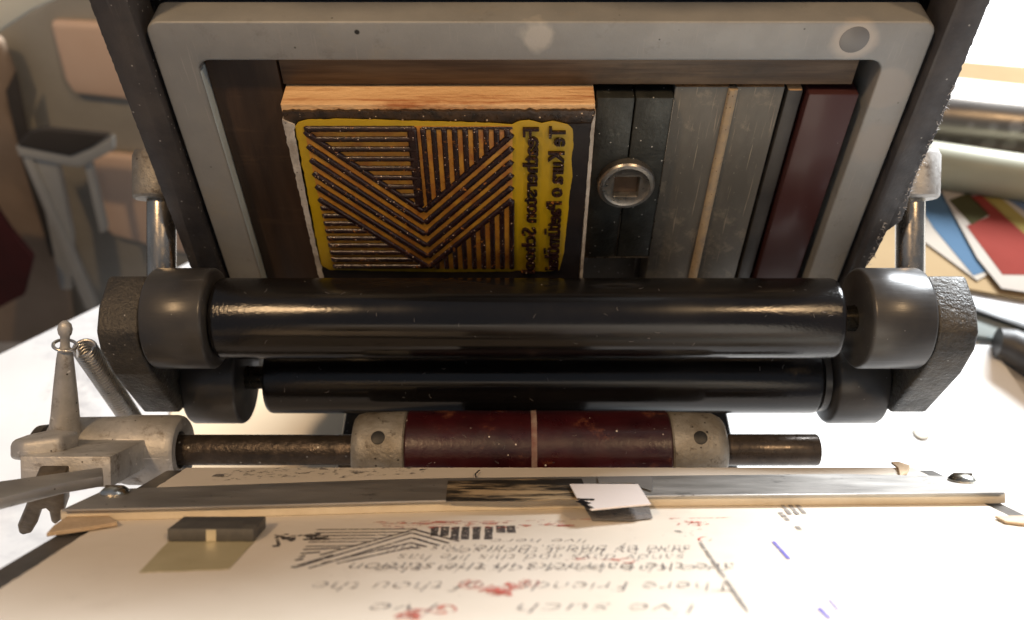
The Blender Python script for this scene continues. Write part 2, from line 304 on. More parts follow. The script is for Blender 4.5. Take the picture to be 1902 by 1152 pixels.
def leaflet(name, pts, z, col, label, parts=()):
    e = empty(name, onZ(*pts[0], z), label, 'leaflet')
    finish('page', sheet(pts, z, .3), M(name+'_page', col, tuple(c*.93 for c in col), 20, rough=(.9, .95), spec=.05), e)
    for nm, pp, c in parts:
        finish(nm, sheet(pp, z+.4, .1), M(name+'_'+nm, c, tuple(x*.9 for x in c), 30, rough=(.9, .95), spec=.05), e)
    return e
leaflet('leaflet', [(1655, 372), (1770, 350), (1848, 502), (1815, 522), (1690, 430)], TZ+3, (.46, .41, .35), 'white leaflet with a broad blue stripe nearest the slide rod',
        [('blue_stripe', [(1700, 372), (1752, 352), (1845, 500), (1808, 512), (1735, 425)], (.09, .16, .25))])
e = leaflet('leaflet', [(1745, 350), (1960, 350), (2010, 560), (1860, 536), (1815, 480)], TZ+4.4, (.46, .41, .36), 'white and red leaflet with a yellow stripe overlapping the blue striped one',
        [('red_panel', [(1795, 420), (1838, 402), (1800, 365), (1830, 362), (1990, 510), (1990, 512), (1862, 510)], (.24, .045, .035)),
         ('photo_panel', [(1762, 372), (1800, 358), (1838, 398), (1805, 418)], (.07, .065, .03)),
         ('yellow_stripe', [(1822, 362), (1850, 360), (1995, 485), (1975, 500)], (.36, .28, .09)),
         ('blue_panel', [(1858, 362), (1960, 362), (1990, 430), (1930, 410)], (.13, .19, .32))])
tag(finish('glass_plate', bm_prism([onZ(px, py, TZ+4) for px, py in [(1700, 560), (1812, 574), (1902, 606), (2100, 668), (2100, 720), (1880, 640), (1700, 605)]], (0, 0, 2), .3), M('grey_green_plate', (.32, .35, .34), (.28, .31, .30), 12, rough=(.8, .9), spec=.1)), 'grey green plate on the table right of the press', 'plate')
tag(finish('dark_strip', bm_prism([onZ(px, py, TZ+7) for px, py in [(1700, 558), (1812, 572), (1902, 604), (2100, 664), (2100, 676), (1902, 615), (1812, 582), (1700, 568)]], (0, 0, 2), .3), furn_dark), 'thin dark strip along the back edge of the grey green plate', 'strip')
hb = bm_tube([onZ(1852, 636, TZ+11), onZ(1875, 640, TZ+11), onZ(1930, 668, TZ+11), onZ(2080, 760, TZ+12)], [8, 9, 11, 12], 24)
tag(finish('tool_handle', hb, furn_dark), 'black tool handle reaching in at the right edge beside the press', 'tool')
tag(finish('white_board', sheet([(1100, 640), (1838, 648), (1912, 760), (2010, 1152), (1300, 1400), (900, 1100)], TZ+.6, 3), white_s), 'white board on the table under the right side of the press', 'board')
tag(finish('cream_sheet', sheet([(330, 690), (1000, 690), (1000, 900), (300, 880)], TZ+.6, .5), M('cream_sheet', (.80, .66, .47), (.76, .62, .43), 20, specks=((.3, .2, .12), 130, .06))), 'cream paper sheet lying on the table behind the dark shaft', 'paper')

# ================================================================== PRESS
YC = 231.0       # chase front plane
YB = 249.0       # bed
press = empty('printing_press', (8, 240, TZ), 'black and dark red table top printing press with an open sloping platen', 'printing press')
finish('bed', bm_box(-106, 124, YB+.3, YB+22, -300, -38, 1.5), black_paint, press)  # upper part, out of view, raised to shade the platen sheet
finish('base', bm_box(-70, 90, 185, 330, TZ, -300.5, 4), black_paint, press)
# top lip of the bed above the chase
finish('bed_lip', bm_box(-104.5, 121, 241.5, YB, -131.5, -110, .8), M('navy_black_lip', (.010, .014, .022), (.018, .024, .034), 60, rough=(.3, .45), specks=((.5, .5, .5), 300, .08)), press)
def rail(xi, xo, seed, chip=False):
    top, bot = -38., -300.  # rail tops carried up out of view to shade the sheet too
    if not chip:
        outer = rough_edge((xo, top), (xo+.5, bot), 300, .28, seed, 1.6)
    else:
        pts = [(xo-1.2, top), (xo+.3, -150), (xo+.9, -170), (xo+.2, -188), (xo+1.6, -200), (xo+1.9, -206), (xo-1.6, -211), (xo-2.2, -222), (xo-4.2, -231), (xo-6, -240), (xo-6, bot)]
        outer = []
        for i, (a, b) in enumerate(zip(pts, pts[1:])):
            outer += rough_edge(a, b, max(8, int(abs(b[1]-a[1])*1.9)), .42, seed+i*3, 1.8)[:-1]
        outer.append(pts[-1])
    poly = [(xi, bot), (xi, top)]+outer
    return bm_prism([(x, 228.6, z) for x, z in poly], (0, 24, 0), .25, 1)
m_r = M('chipped_black_rail', (.026, .025, .030), (.055, .050, .050), 70, rough=(.42, .65), bump=.7, bscale=900, specks=((.30, .29, .28), 420, .15), spot=((.30, .30, .31), 210, .68, .72), scr=((.1, .1, .11), 200, (1, 1, .07), (0, .1, 0), .66))
finish('side_rail', rail(-106.6, -117.3, 3), rail_black, press, angle=60)
finish('side_rail', rail(123.2, 132.4, 11, True), m_r, press, angle=60)
# ragged fibres along the right rail
fb = bmesh.new()
for i in range(150):
    z = random.uniform(-236, -150); x = 132.4 + (0 if z > -206 else -3.5) + random.uniform(-.9, .5)
    a = Vector((x, 228.2, z)); d = Vector((random.uniform(.1, 1), random.uniform(-.5, .5), random.uniform(-.8, .8))).normalized()*random.uniform(.4, 1.6)
    bm_tube([a, a+d*.5+Vector((0, 0, .1)), a+d], [.12, .08, .03], 4, bm=fb)
finish('frayed_edge', fb, M('pale_fibre', (.5, .5, .52), (.3, .3, .32), 300), press)
# unseen ink disc of the press, set and sized to shade the platen sheet
finish('ink_disc', cyl((8, 268, 22), (8, 264.5, 25.5), 88, 1.5, 96), black_paint, press)
# roller slide rods with collars
for s, X in ((-1, -125.), (1, 142.)):
    a = Vector((X, 209, -238)); b = Vector((X, 254, -197.4)); d = (b-a).normalized()
    finish('slide_rod', cyl(a, b, 5.0, .4), rod_steel, press)
    c0 = Vector((X+s*.5, 242.2, -208.1)); XX = c0
    bmc = bm_lathe([(0, 8.4), (.8, 9.4), (2, 9.6), (15, 9.4), (17, 8.6), (17.3, 5), (18.5, 3.2), (20.5, 2.6), (21.2, 1.2), (21.3, 0)], c0, d, 48)
    displace(bmc, .5, .16, s*5)
    finish('rod_collar', bmc, collar_metal if s < 0 else aluminium, press)
# saddles carrying the roller spindles
prof = [(203, -207), (191, -208.8), (184, -213), (181.4, -219), (181.2, -231), (186.5, -260), (190, -262.5), (222, -267), (228, -256), (226, -233), (214, -220)]
for s, x0, x1 in ((-1, -132, -118.6), (1, 135.2, 148.3)):
    finish('roller_saddle', bm_prism([(x0, y, z) for y, z in prof], (x1-x0, 0, 0), 1.3, 3), saddle_black, press)
    xo = x0-1.6 if s < 0 else x1+1.6
    finish('saddle_screw', cyl((min(xo, x0), 191, -218), (max(xo, x1), 191, -218), 4.0 if s < 0 else 3, .8, 32) if s < 0 else cyl((x1-.5, 192, -219), (x1+.9, 192, -219), 3, .6, 32), saddle_black, press)
# hinge shaft with collars and red hub
SY, SZ = 169.5, -258.
finish('shaft', cyl((-125, SY, SZ), (104.5, SY, SZ), 5.2, .6), shaft_dark, press)
def collar(x0, x1, hx, name='shaft_collar'):
    bm = bm_lathe([(0, 10.8), (1, 12.0), (3, 12.6), (x1-x0-.6, 13.1), (x1-x0, 12.5)], (x0, SY, SZ), (1, 0, 0), 72) if hx < 0 else \
         bm_lathe([(0, 12.5), (.6, 13.1), (x1-x0-4, 12.6), (x1-x0-1.2, 11.2), (x1-x0, 9.5)], (x0, SY, SZ), (1, 0, 0), 72)
    displace(bm, .18, .12, hx)
    o = finish(name, bm, collar_metal, press)
    nrm = Vector((0, -.26, .965)); 
    q = Vector((hx, SY, SZ))+nrm*12.75
    finish('oil_hole', bm_lathe([(.22, 0), (.22, 2.1), (.12, 2.3), (-.6, 2.4)], q, nrm, 32, cap=False), M('oil_hole_shade', (.008, .008, .008), rough=(.4, .6)), o)  # black disc on the collar paints the shade inside the hole
collar(-53.5, -35.7, -44.3); collar(53.2, 72.3, 62.3)
finish('shaft_sleeve', cyl((72, SY, SZ), (104.7, SY, SZ), 5.4, .5), M('blistered_shaft_end', (.055, .045, .038), (.10, .08, .065), 150, rough=(.2, .4), metal=.5, bump=1.0, bscale=240, bstretch=(1, .4, 1)), press)
hb = bm_lathe([(0, 12.9), (.5, 13.4), (43, 13.4), (88.2, 13.4), (88.7, 12.9)], (-35.6, SY, SZ), (1, 0, 0), 96)
finish('hub', hb, hub_red, press)
finish('hub_seam', bm_lathe([(0, 13.3), (.2, 13.5), (1.9, 13.5), (2.1, 13.3)], (6.3, SY, SZ), (1, 0, 0), 96), M('dusty_seam', (.25, .19, .16), (.16, .07, .06), 200, rough=(.6, .8), bump=.5), press)
# platen
finish('platen', bm_pbox(-110, 134, -46, 150, -10, -.5, 1.2), M('platen_grey_iron', (.085, .08, .075), (.12, .11, .10), 60, rough=(.35, .5), metal=.4, bump=.3), press)
finish('platen_arm', bm_prism([(-20, 165, -268), (-20, 120, -232), (-20, 90, -202), (-20, 150, -330), (-20, 190, -330)], (50, 0, 0), 2), black_paint, press)

# ================================================================== CHASE
def rrect(x0, x1, z0, z1, r, n=6):
    pts = []
    for cx, cz, a0 in ((x1-r, z1-r, 0), (x0+r, z1-r, 90), (x0+r, z0+r, 180), (x1-r, z0+r, 270)):
        for k in range(n+1):
            a = math.radians(a0+90*k/n); pts.append((cx+r*math.cos(a), cz+r*math.sin(a)))
    return pts
cx0, cx1 = 8.3-113.5, 8.3+113.5; ix0, ix1 = 8.3-101.7, 8.3+101.7; cz1 = -132.2; iz1 = -144.8; iz0 = -272; cz0 = -285
def ring(y0, y1, bev):
    bm = bmesh.new(); o = rrect(cx0, cx1, cz0, cz1, 4.0); i = rrect(ix0, ix1, iz0, iz1, 4.0); n = len(o)
    V = [[bm.verts.new((x, y, z)) for x, z in pts] for pts, y in ((o, y0), (i, y0), (o, y1), (i, y1))]
    for k in range(n):
        j = (k+1) % n
        bm.faces.new((V[0][k], V[0][j], V[1][j], V[1][k])); bm.faces.new((V[2][k], V[3][k], V[3][j], V[2][j]))
        bm.faces.new((V[0][k], V[2][k], V[2][j], V[0][j])); bm.faces.new((V[1][k], V[1][j], V[3][j], V[3][k]))
    bmesh.ops.recalc_face_normals(bm, faces=bm.faces)
    es = [e for e in bm.edges if abs(e.verts[0].co.y-e.verts[1].co.y) < 1e-3 and e.calc_face_angle(0) > 1.2]
    bmesh.ops.bevel(bm, geom=es, offset=bev, segments=3, profile=.5, affect='EDGES')
    return bm
chase_marks(chase_grey, [(onY(995, 70, YC), 3.2, 5.6, (.44, .425, .40), 8), (onY(1587, 74, YC), 5.0, 7.6, (.42, .39, .36), 4), (onY(1645, 165, YC), 6.5, 8, (.32, .31, .30), 3), (onY(1625, 265, YC), 6, 9, (.31, .30, .29), 5), (onY(663, 60, YC), .5, .9, (.02, .02, .02), 1)])
chase = empty('chase', (8.3, YC+9, cz0), 'grey cast metal chase framing the wooden and metal furniture', 'chase')
finish('frame', ring(YC, YB, .7), chase_grey, chase)
q = onY(1587, 74, YC)
finish('wall_sheen_strip', bm_box(ix0-.3, ix0+.25, YC+.9, 243, -268, -149, .1), M('painted_wall_sheen', (.50, .60, .66), (.42, .49, .53), 80, rough=(.4, .55), metal=.2, bump=.3), chase)  # pale blue strip paints reflected light on the left chase wall
finish('pin_end', cyl((q.x, YC-.12, q.z), (q.x, YC+2, q.z), 4.3, .25, 48), M('pin_grey', (.15, .145, .145), (.18, .175, .17), 60, rough=(.4, .5), metal=.4), chase)
q = onY(995, 66, YC)

# ================================================================== FURNITURE LOCKED IN THE CHASE
def piece(name, x0, x1, yf, z0, z1, mat, label, cat, bev=.5, endm=None):
    bm = bm_box(x0, x1, yf, YB-.1, z0, z1, bev)
    o = finish(name, bm, [mat, endm or mat])
    for p in o.data.polygons:
        if p.normal.z > .9: p.material_index = 1
    return tag(o, label, cat)
ZB = -271.5
piece('wood_furniture', ix0+.3, -71.2, 235.8, ZB, -145.3, darkwood, 'dark stained wooden furniture block against the left side of the chase', 'furniture block', .7, M('charred_end', (.09, .06, .035), (.02, .014, .01), 260, rough=(.6, .8), bump=.8))
piece('wood_reglet', -70.6, 105.0, 236.0, -156.3, -145.3, topwood, 'long horizontal brown wooden reglet under the top of the chase', 'reglet', .4)
piece('metal_furniture', 50.6, 67.6, 236.2, ZB, -157.2, furn_grey, 'scratched grey furniture bar right of the round quoin', 'furniture bar', .5, endwood)
piece('metal_furniture', 69.6, 84.7, 236.2, ZB, -157.2, furn_grey, 'scratched grey furniture bar between the tan seam and dark strip', 'furniture bar', .5, endwood)
seam = bm_tube([(68.6, 236.2, -157.6), (68.6, 236.0, -200), (68.7, 236.0, -ZB*-1)], 1.55, 12); displace(seam, .3, 1.1)
tag(finish('wooden_reglet', seam, M('dusty_tan_seam', (.42, .32, .20), (.30, .25, .19), 240, rough=(.7, .9), bump=1.0, bscale=900, specks=((.15, .1, .06), 900, .25))), 'thin fuzzy tan strip between the two grey furniture bars', 'reglet')
piece('thin_reglet', 85.6, 90.4, 235.6, ZB, -158.0, furn_dark, 'narrow dark strip with an orange wooden end left of the oxblood bar', 'reglet', .5, blockwood)
piece('coated_furniture', 91.6, 107.3, 233.4, ZB, -158.0, furn_red, 'smooth oxblood red furniture bar beside the right chase wall', 'furniture bar', .8)
# quoin
qn = empty('quoin', (38, 240, -228), 'blackened steel quoin with a round square-holed cam between block and bars', 'quoin')
finish('jaw', bm_box(26.2, 37.9, 232.6, YB-.2, -227.5, -158.8, .5), quoin_metal, qn)
finish('jaw', bm_box(38.3, 50.1, 232.6, YB-.2, -227.5, -158.8, .5), quoin_metal, qn)
for x in (37.8, 50.0): finish('bright_edge', bm_box(x-.12, x+.16, 232.42, 232.9, -227.2, -200 if x < 40 else -159.4, .05), quoin_edge, qn)
finish('bright_edge', bm_box(26.4, 50, 232.42, 232.9, -227.55, -227.25, .05), quoin_edge, qn)
# cam: ring with a square hole
def cam_bm(cx, cz, yf, yb, R, s, rim=True):
    bm = bmesh.new(); n = 64; rings = []
    def sq(a):
        c, d = math.cos(a), math.sin(a); k = s/max(abs(c), abs(d)); return c*k, d*k
    prof = [('s', yb-2), ('s', yf+.9), ('s1', yf+.4), ('r', R-2.2, yf+.35), ('r', R-1.6, yf), ('r', R-.5, yf+.15), ('r', R, yf+.8), ('r', R+.1, yb)]
    for p in prof:
        row = []
        for k in range(n):
            a = 2*math.pi*k/n+math.pi/4+.06
            if p[0] == 's': x, z = sq(a); y = p[1]
            elif p[0] == 's1': x, z = sq(a); x *= 1.06; z *= 1.06; y = p[1]
            else: x, z, y = math.cos(a)*p[1], math.sin(a)*p[1], p[2]
            row.append(bm.verts.new((cx+x, y, cz+z)))
        rings.append(row)
    for a, b in zip(rings, rings[1:]):
        for k in range(n): bm.faces.new((a[k], b[k], b[(k+1) % n], a[(k+1) % n]))
    return bm
qc = onY(1163, 346, 230)
finish('cam_hole', bm_box(qc.x-4.6, qc.x+4.6, 232.0, 232.5, qc.z-4.6, qc.z+4.6, 0), M('brown_hole_shade', (.06, .035, .024), (.12, .08, .05), 120, rough=(.3, .5), metal=.3), qn)  # dark brown plate paints the shade inside the square hole
finish('cam', cam_bm(qc.x, qc.z, 229.2, 234, 9.5, 4.1), M('dark_cam_steel', (.20, .205, .20), (.30, .28, .26), 150, rough=(.24, .4), metal=.85, bump=.3), qn)

# ================================================================== PRINTING BLOCK
BY = 226.2
blk = empty('printing_block', (-22, 238, -247), 'plywood printing block with a yellow plate of striped chevrons and mirrored lettering', 'printing block')
bmb = bm_box(-70, 25.2, BY, YB-.2, -247, -156.6, .5, 3)
finish('wood_base', bmb, blockwood, blk)
# plate
PY = BY-1.6
def bmplate(poly, y0, y1, bev=0): return bm_prism([(x, y0, z) for x, z in poly], (0, y1-y0, 0), bev, 2)
pl = rough_edge((-69.0, -164.3), (24.3, -162.6), 120, .3, 2, 3)+rough_edge((24.3, -162.6), (24.0, -246.5), 90, .12, 5, 3)+[(-68.5, -246.5)]
plate = finish('printing_plate', bmplate(pl, PY, BY-.05, .15), black_plate, blk)
fe = rough_edge((-69.9, -161), (-69.7, -246), 120, .35, 8, 2.5)+rough_edge((-68.4, -246), (-66.4, -163), 120, .45, 12, 3)
finish('backing_film', bmplate(fe, PY-.25, BY+.3, 0), film_edge, blk)
fe = rough_edge((25.3, -158), (25.5, -246), 60, .1, 8, 2.5)+rough_edge((24.5, -246), (24.2, -163), 100, .25, 22, 3)
finish('backing_film', bmplate(fe, PY-.2, BY-.2, 0), film_edge, blk)
fe = rough_edge((-69.5, -158.5), (25, -158.2), 150, .5, 31, 2.0)+rough_edge((25, -162.8), (-69.5, -163.6), 150, .4, 35, 3.0)
finish('inked_edge', bmplate(fe, BY-1.25, BY-.05, .1), M('clotted_ink', (.010, .007, .006), (.05, .028, .015), 240, rough=(.2, .45), bump=1, specks=((.6, .45, .3), 620, .22)), blk)
C2 = lambda x, y: onY(480+x/2.505, 80+y/2.505, PY)       # pixel of the enlarged crop -> plate plane
# yellow region outline
oc = [(165, 400), (185, 368), (230, 355), (400, 352), (560, 356), (700, 362), (900, 366), (1090, 372), (1180, 378), (1215, 362), (1260, 358), (1320, 372), (1370, 362), (1400, 368), (1440, 378), (1462, 400), (1466, 470), (1456, 540), (1462, 620), (1448, 700), (1440, 800), (1430, 880), (1420, 980), (1400, 1055),
      (1330, 1062), (1200, 1056), (1170, 1062), (900, 1064), (700, 1062), (330, 1054), (290, 1030), (270, 950), (245, 830), (222, 720), (200, 600), (180, 480)]
oc = [(C2(x, y).x, C2(x, y).z) for x, y in oc]
dense = []
for i in range(len(oc)):
    a, b = oc[i], oc[(i+1) % len(oc)]; n = max(2, int(math.hypot(b[0]-a[0], b[1]-a[1])/1.2))
    dense += rough_edge(a, b, n, .22, i*2.3, 2)[:-1]
yel = finish('yellow_relief_floor', bmplate(dense, PY-.25, PY+.1, .1), yellow_poly, plate)
tl, tr, bl = C2(218, 392), C2(1182, 392), C2(345, 1046)
U0, U1, Z1_, Z0_ = (tl.x+bl.x)/2, tr.x, tl.z, bl.z
LW, LH = U1-U0, Z1_-Z0_
def LP(u, v): return (U0+u*LW, Z1_-v*LH)
ridges = bmesh.new()
YF = PY-.3
def ridge(a, b, w0, hgt=.95, bm=None):
    """rounded raised bar between logo points a,b; width w0 mm"""
    bm = bm or ridges
    a = Vector((LP(*a)[0], 0, LP(*a)[1])); b = Vector((LP(*b)[0], 0, LP(*b)[1])); d = b-a
    if d.length < .5: return
    n = max(2, int(d.length/.7)); t = d.normalized(); s = Vector((-t.z, 0, t.x)); rows = []
    for i in range(n+1):
        c = a+d*(i/n); jw = w0*(1+.10*noise.noise(c*1.3)); jh = hgt*(1+.1*noise.noise(c*1.7+Vector((5, 0, 0))))
        e = .5 if i in (0, n) else 1
        rows.append([bm.verts.new(c+s*(jw/2*k*(.9 if i in (0, n) else 1))+Vector((0, YF-jh*hh*e, 0))) for k, hh in ((-1.25, -.15), (-1, .8), (-.6, 1), (.6, 1), (1, .8), (1.25, -.15))])
    for r0, r1 in zip(rows, rows[1:]):
        for k in range(5): bm.faces.new((r0[k], r0[k+1], r1[k+1], r1[k]))
    bm.faces.new(rows[0]); bm.faces.new(list(reversed(rows[-1])))
UC = .535
# brown inked floor inside the logo
finish('inked_floor', bmplate([LP(.0, -.01), LP(1.0, -.01), LP(1.0, 1.0), LP(.0, 1.0)], PY-.38, PY-.2, .05), valley_brown, plate)
lw = 1.55
cy = [.555+.0865*k for k in range(6)]
ry = [.035+.0865*k for k in range(6)]
ly = [.02+.0885*k for k in range(6)]
for k in range(9):                      # top left: horizontal lines
    v = .0+.0625*k; u0 = max(0, (v-ly[0])/(cy[0]-ly[0])*UC)+.0
    ridge((u0, v+.004), (UC-.005, v+.004), lw)
ridge((UC-.018, -.005), (UC-.018, .52), 2.6)
for k in range(9):                      # top right: vertical lines
    u = UC+.035+.0505*k; v1 = cy[0]-(u-UC)/(1-UC)*(cy[0]-ry[0])
    ridge((u, .0), (u, v1), lw)
ridge((UC+.03, .0), (1, .0), .8, .5)
for k in range(6):                      # chevrons
    ridge((.0, ly[k]), (UC, cy[k]), lw+.15); ridge((UC, cy[k]), (1.0, ry[k]), lw+.15)
for k in range(9):                      # lower left: horizontal lines
    v = .53+.056*k; u1 = (v-ly[5])/(cy[5]-ly[5])*UC
    ridge((.0, v), (max(.04, u1), v), lw)
for k in range(9):                      # lower right: vertical lines
    u = UC+.047+.0518*k; v0 = cy[5]-(u-UC)/(1-UC)*(cy[5]-ry[5])
    ridge((u, v0), (u, 1.0), lw)
finish('chevron_relief', ridges, ridge_ink, plate, angle=60)
# lettering
def text_mesh(s, bold=.0, shear=0.0, res=4, extrude=0.0):
    c = bpy.data.curves.new('t', 'FONT'); c.body = s; c.offset = bold; c.shear = shear; c.resolution_u = res; c.extrude = extrude
    o = bpy.data.objects.new('t', c); COL.objects.link(o)
    dg = bpy.context.evaluated_depsgraph_get(); me = bpy.data.meshes.new_from_object(o.evaluated_get(dg))
    bm = bmesh.new(); bm.from_mesh(me); bpy.data.objects.remove(o); bpy.data.curves.remove(c); bpy.data.meshes.remove(me)
    return bm
def relief_text(s, xbase, xcap, ztop, zbot):
    bm = text_mesh(s, .018, 0, 3, .1)
    xs = [v.co.x for v in bm.verts]; x0, x1 = min(xs), max(xs)
    for v in bm.verts:
        t = (v.co.x-x0)/(x1-x0); hh = v.co.y/.72            # reading direction = down, letter top = left (mirrored type)
        v.co = Vector((xbase+(xcap-xbase)*hh, PY-.3-(.9 if v.co.z > 0 else -.1), ztop+(zbot-ztop)*t))
    bmesh.ops.bevel(bm, geom=[e for e in bm.edges if e.calc_face_angle(0) > 1 and all(v.co.y < PY-1 for v in e.verts)], offset=.12, segments=1, affect='EDGES')
    finish('raised_lettering', bm, ridge_ink, plate)
a, b = C2(1305, 388), C2(1290, 1062); relief_text('Featherston School', a.x-.1, C2(1228, 388).x, a.z, b.z)
a, b = C2(1432, 384), C2(1400, 1048); relief_text('Te Kura o Paet\u016bm\u014dkai', a.x-.2, C2(1350, 384).x, a.z, b.z)

# ================================================================== ROLLERS
def roller(cy_, cz_, x0, x1, r, wl, wr, label, wrad):
    e = empty('ink_roller', ((x0+x1)/2, cy_, cz_), label, 'ink roller', 'ink rollers of the press')
    finish('spindle', cyl((wl[0]-.4, cy_, cz_), (wr[1]+.4, cy_, cz_), 4.3, .4, 32), M('oily_spindle', (.10, .09, .07), (.05, .045, .04), 200, rough=(.2, .35), metal=.9), e)
    L_ = x1-x0
    bm = bm_lathe([(0, 4.3), (0, r-1.6), (.25, r-.7), (1.0, r-.15), (2, r)]+[(2+(L_-4)*k/12, r) for k in range(1, 12)]+[(L_-2, r), (L_-1, r-.15), (L_-.25, r-.7), (L_, r-1.6), (L_, 4.3)], (x0, cy_, cz_), (1, 0, 0), 128, cap=False)
    finish('rubber', bm, roller_mat((x0+x1)/2, (x1-x0)/2000), e)
    for k, (a, b) in enumerate((wl, wr)):
        L2 = b-a
        bm = bm_lathe([(0, 4.4), (0, wrad-1.3), (.4, wrad-.5), (1.2, wrad), (L2-1.2, wrad), (L2-.4, wrad-.5), (L2, wrad-1.3), (L2, 4.4)], (a, cy_, cz_), (1, 0, 0), 96, cap=False)
        finish('roller_wheel', bm, wheel_black, e)
    return e
r1 = roller(197, -221, -97.4, 107.2, 13.45, (-118.2, -98.0), (114.0, 134.8), 'upper black rubber roller with two wheels in front of the chase', 16.8)
r2 = roller(204, -262, -90.0, 112.6, 13.3, (-118.0, -98.6), (116.0, 134.9), 'lower black rubber roller half hidden beneath the upper one', 17.0)
finish('end_ring', bm_lathe([(0, 4.4), (0, 12.3), (2.2, 12.6), (2.2, 4.4)], (112.9, 204, -262), (1, 0, 0), 64, cap=False), wheel_black, r2)

def lint(par, cyc, czc, r, x0, x1, n, seed):
    random.seed(seed); bm = bmesh.new()
    for i in range(n):
        x = random.uniform(x0, x1); a0 = math.radians(random.uniform(10, 100)); L_ = random.uniform(.3, 1.8); th = random.uniform(0, 6.28); cv = random.uniform(-1.2, 1.2); pts = []
        for k in range(6):
            t = k/5*L_; xx = x+t*math.cos(th+cv*k/5); aa = a0+t*math.sin(th+cv*k/5)/r
            pts.append((xx, cyc-math.cos(aa)*(r+.05), czc+math.sin(aa)*(r+.05)))
        bm_tube(pts, .06, 4, bm=bm)
    o = finish('lint', bm, M('pale_lint', (.18, .17, .17), (.1, .1, .1), 300), par); o['kind'] = 'stuff'
lint(r1, 197, -221, 13.45, -92, 103, 34, 3); lint(r2, 204, -262, 13.3, -85, 108, 30, 4); lint(press, SY, SZ, 13.4, -33, 52, 22, 5)
# ================================================================== BRACKET AT THE LEFT
bk = empty('lever_bracket', (-140, SY, SZ-12), 'dull aluminium sleeve bracket with a ball-topped horn at the left end of the shaft', 'bracket')
sl = bm_lathe([(0, 9), (.6, 10.6), (3, 11.2), (24, 11.4), (25, 11.7), (26, 11.9), (41.5, 12.0), (43, 11.6), (43.8, 10.8), (43.8, 7.8), (42.8, 6.4), (39, 6.2)], (-156.5, SY, SZ), (1, 0, 0), 72, cap=False)
displace(sl, .2, .1, 3)
finish('sleeve', sl, aluminium, bk)
finish('end_cap', bm_lathe([(0, 0), (0, 7.5), (1.2, 9.2), (4.5, 9.6), (5, 6)], (-163, SY-1, SZ), (1, 0, 0), 48, cap=False), M('brown_oily_cap', (.14, .12, .10), (.08, .065, .05), 80, rough=(.3, .5), metal=.6), bk)
hbase = Vector((-149.5, 168, -249)); htop = Vector((-141.5, 185.4, -211.5))
ax = htop-hbase; Lh = ax.length
horn = bm_lathe([(-3, 7.8), (1, 6.3), (4, 5.0), (9, 4.4), (18, 3.7), (Lh-12, 2.6), (Lh-8.5, 2.1), (Lh-7.6, 1.5), (Lh-5.2, 1.35), (Lh-3.6, 1.5), (Lh-2.8, 2.0), (Lh-1.2, 2.25), (Lh+.4, 1.9), (Lh+1.4, 1.0), (Lh+1.7, 0)], hbase, ax, 40)
finish('horn', horn, aluminium, bk)
fl = bm_prism([plat(-157, -52, 4), plat(-150, -56, 4), plat(-139, -50, 5), plat(-140, -40, 5), plat(-150, -37, 4), plat(-157, -42, 3)], PN*6.4, 1.8, 3)
displace(fl, .5, .12, 7)
finish('boss', fl, aluminium, bk)
finish('clamp_block', bm_prism([plat(-149, -33, -3), plat(-121.5, -33, -3), plat(-121.5, -66, -3), plat(-149, -66, -3)], PN*9.5, .5, 2), aluminium, bk)
# flat steel arm
pts = [(-60, 902), (190, 868), (192, 884), (120, 896), (-60, 940)]
finish('flat_arm', bm_prism([onP(x, y, 5.6) for x, y in pts], PN*-3, .35, 2), steel, bk)
# wing nut under the arm
wy = 137.0
wpoly = [(62, 896), (46, 945), (32, 978), (34, 990), (44, 995), (58, 991), (68, 972), (76, 948), (84, 946), (90, 952), (94, 970), (102, 976), (112, 968), (119, 950), (116, 896)]
wn = bm_prism([onY(x, y, wy) for x, y in wpoly], (0, 6, 0), 1.9, 4); displace(wn, .35, .25, 4)
finish('wing_nut', wn, brass, bk)
# spring
sg = bmesh.new(); a = Vector((-142.5, 189.5, -227)); b = Vector((-145.0, 197, -280)); ax = (b-a); Ls = ax.length; t_ = ax.normalized()
e1 = Vector((1, 0, 0)); e1 = (e1-t_*e1.dot(t_)).normalized(); e2 = t_.cross(e1); turns = 34; pts = []
for k in range(turns*20+1):
    an = 2*math.pi*k/20; pts.append(a+ax*(k/(turns*20))+(e1*math.cos(an)+e2*math.sin(an))*3.5)
bm_tube(pts, .62, 8, bm=sg)
# loop round the horn neck
nk = hbase+(htop-hbase).normalized()*(Lh-7.0); ha = (htop-hbase).normalized(); f1 = ha.orthogonal().normalized(); f2 = ha.cross(f1)
lp = [nk+(f1*math.cos(t)+f2*math.sin(t))*3.4+ha*(.3*math.sin(t)) for t in [2*math.pi*k/40 for k in range(41)]]
bm_tube(lp, .55, 8, bm=sg)
right = max(lp, key=lambda p: p.x)
bm_tube([right, (right+pts[6])/2+Vector((.6, 0, .8)), pts[6]], .55, 8, bm=sg)
tag(finish('coil_spring', sg, M('spring_wire', (.70, .68, .64), (.55, .52, .48), 200, rough=(.25, .4), metal=.9), angle=80), 'pale coil spring hooked round the horn of the aluminium bracket', 'spring')

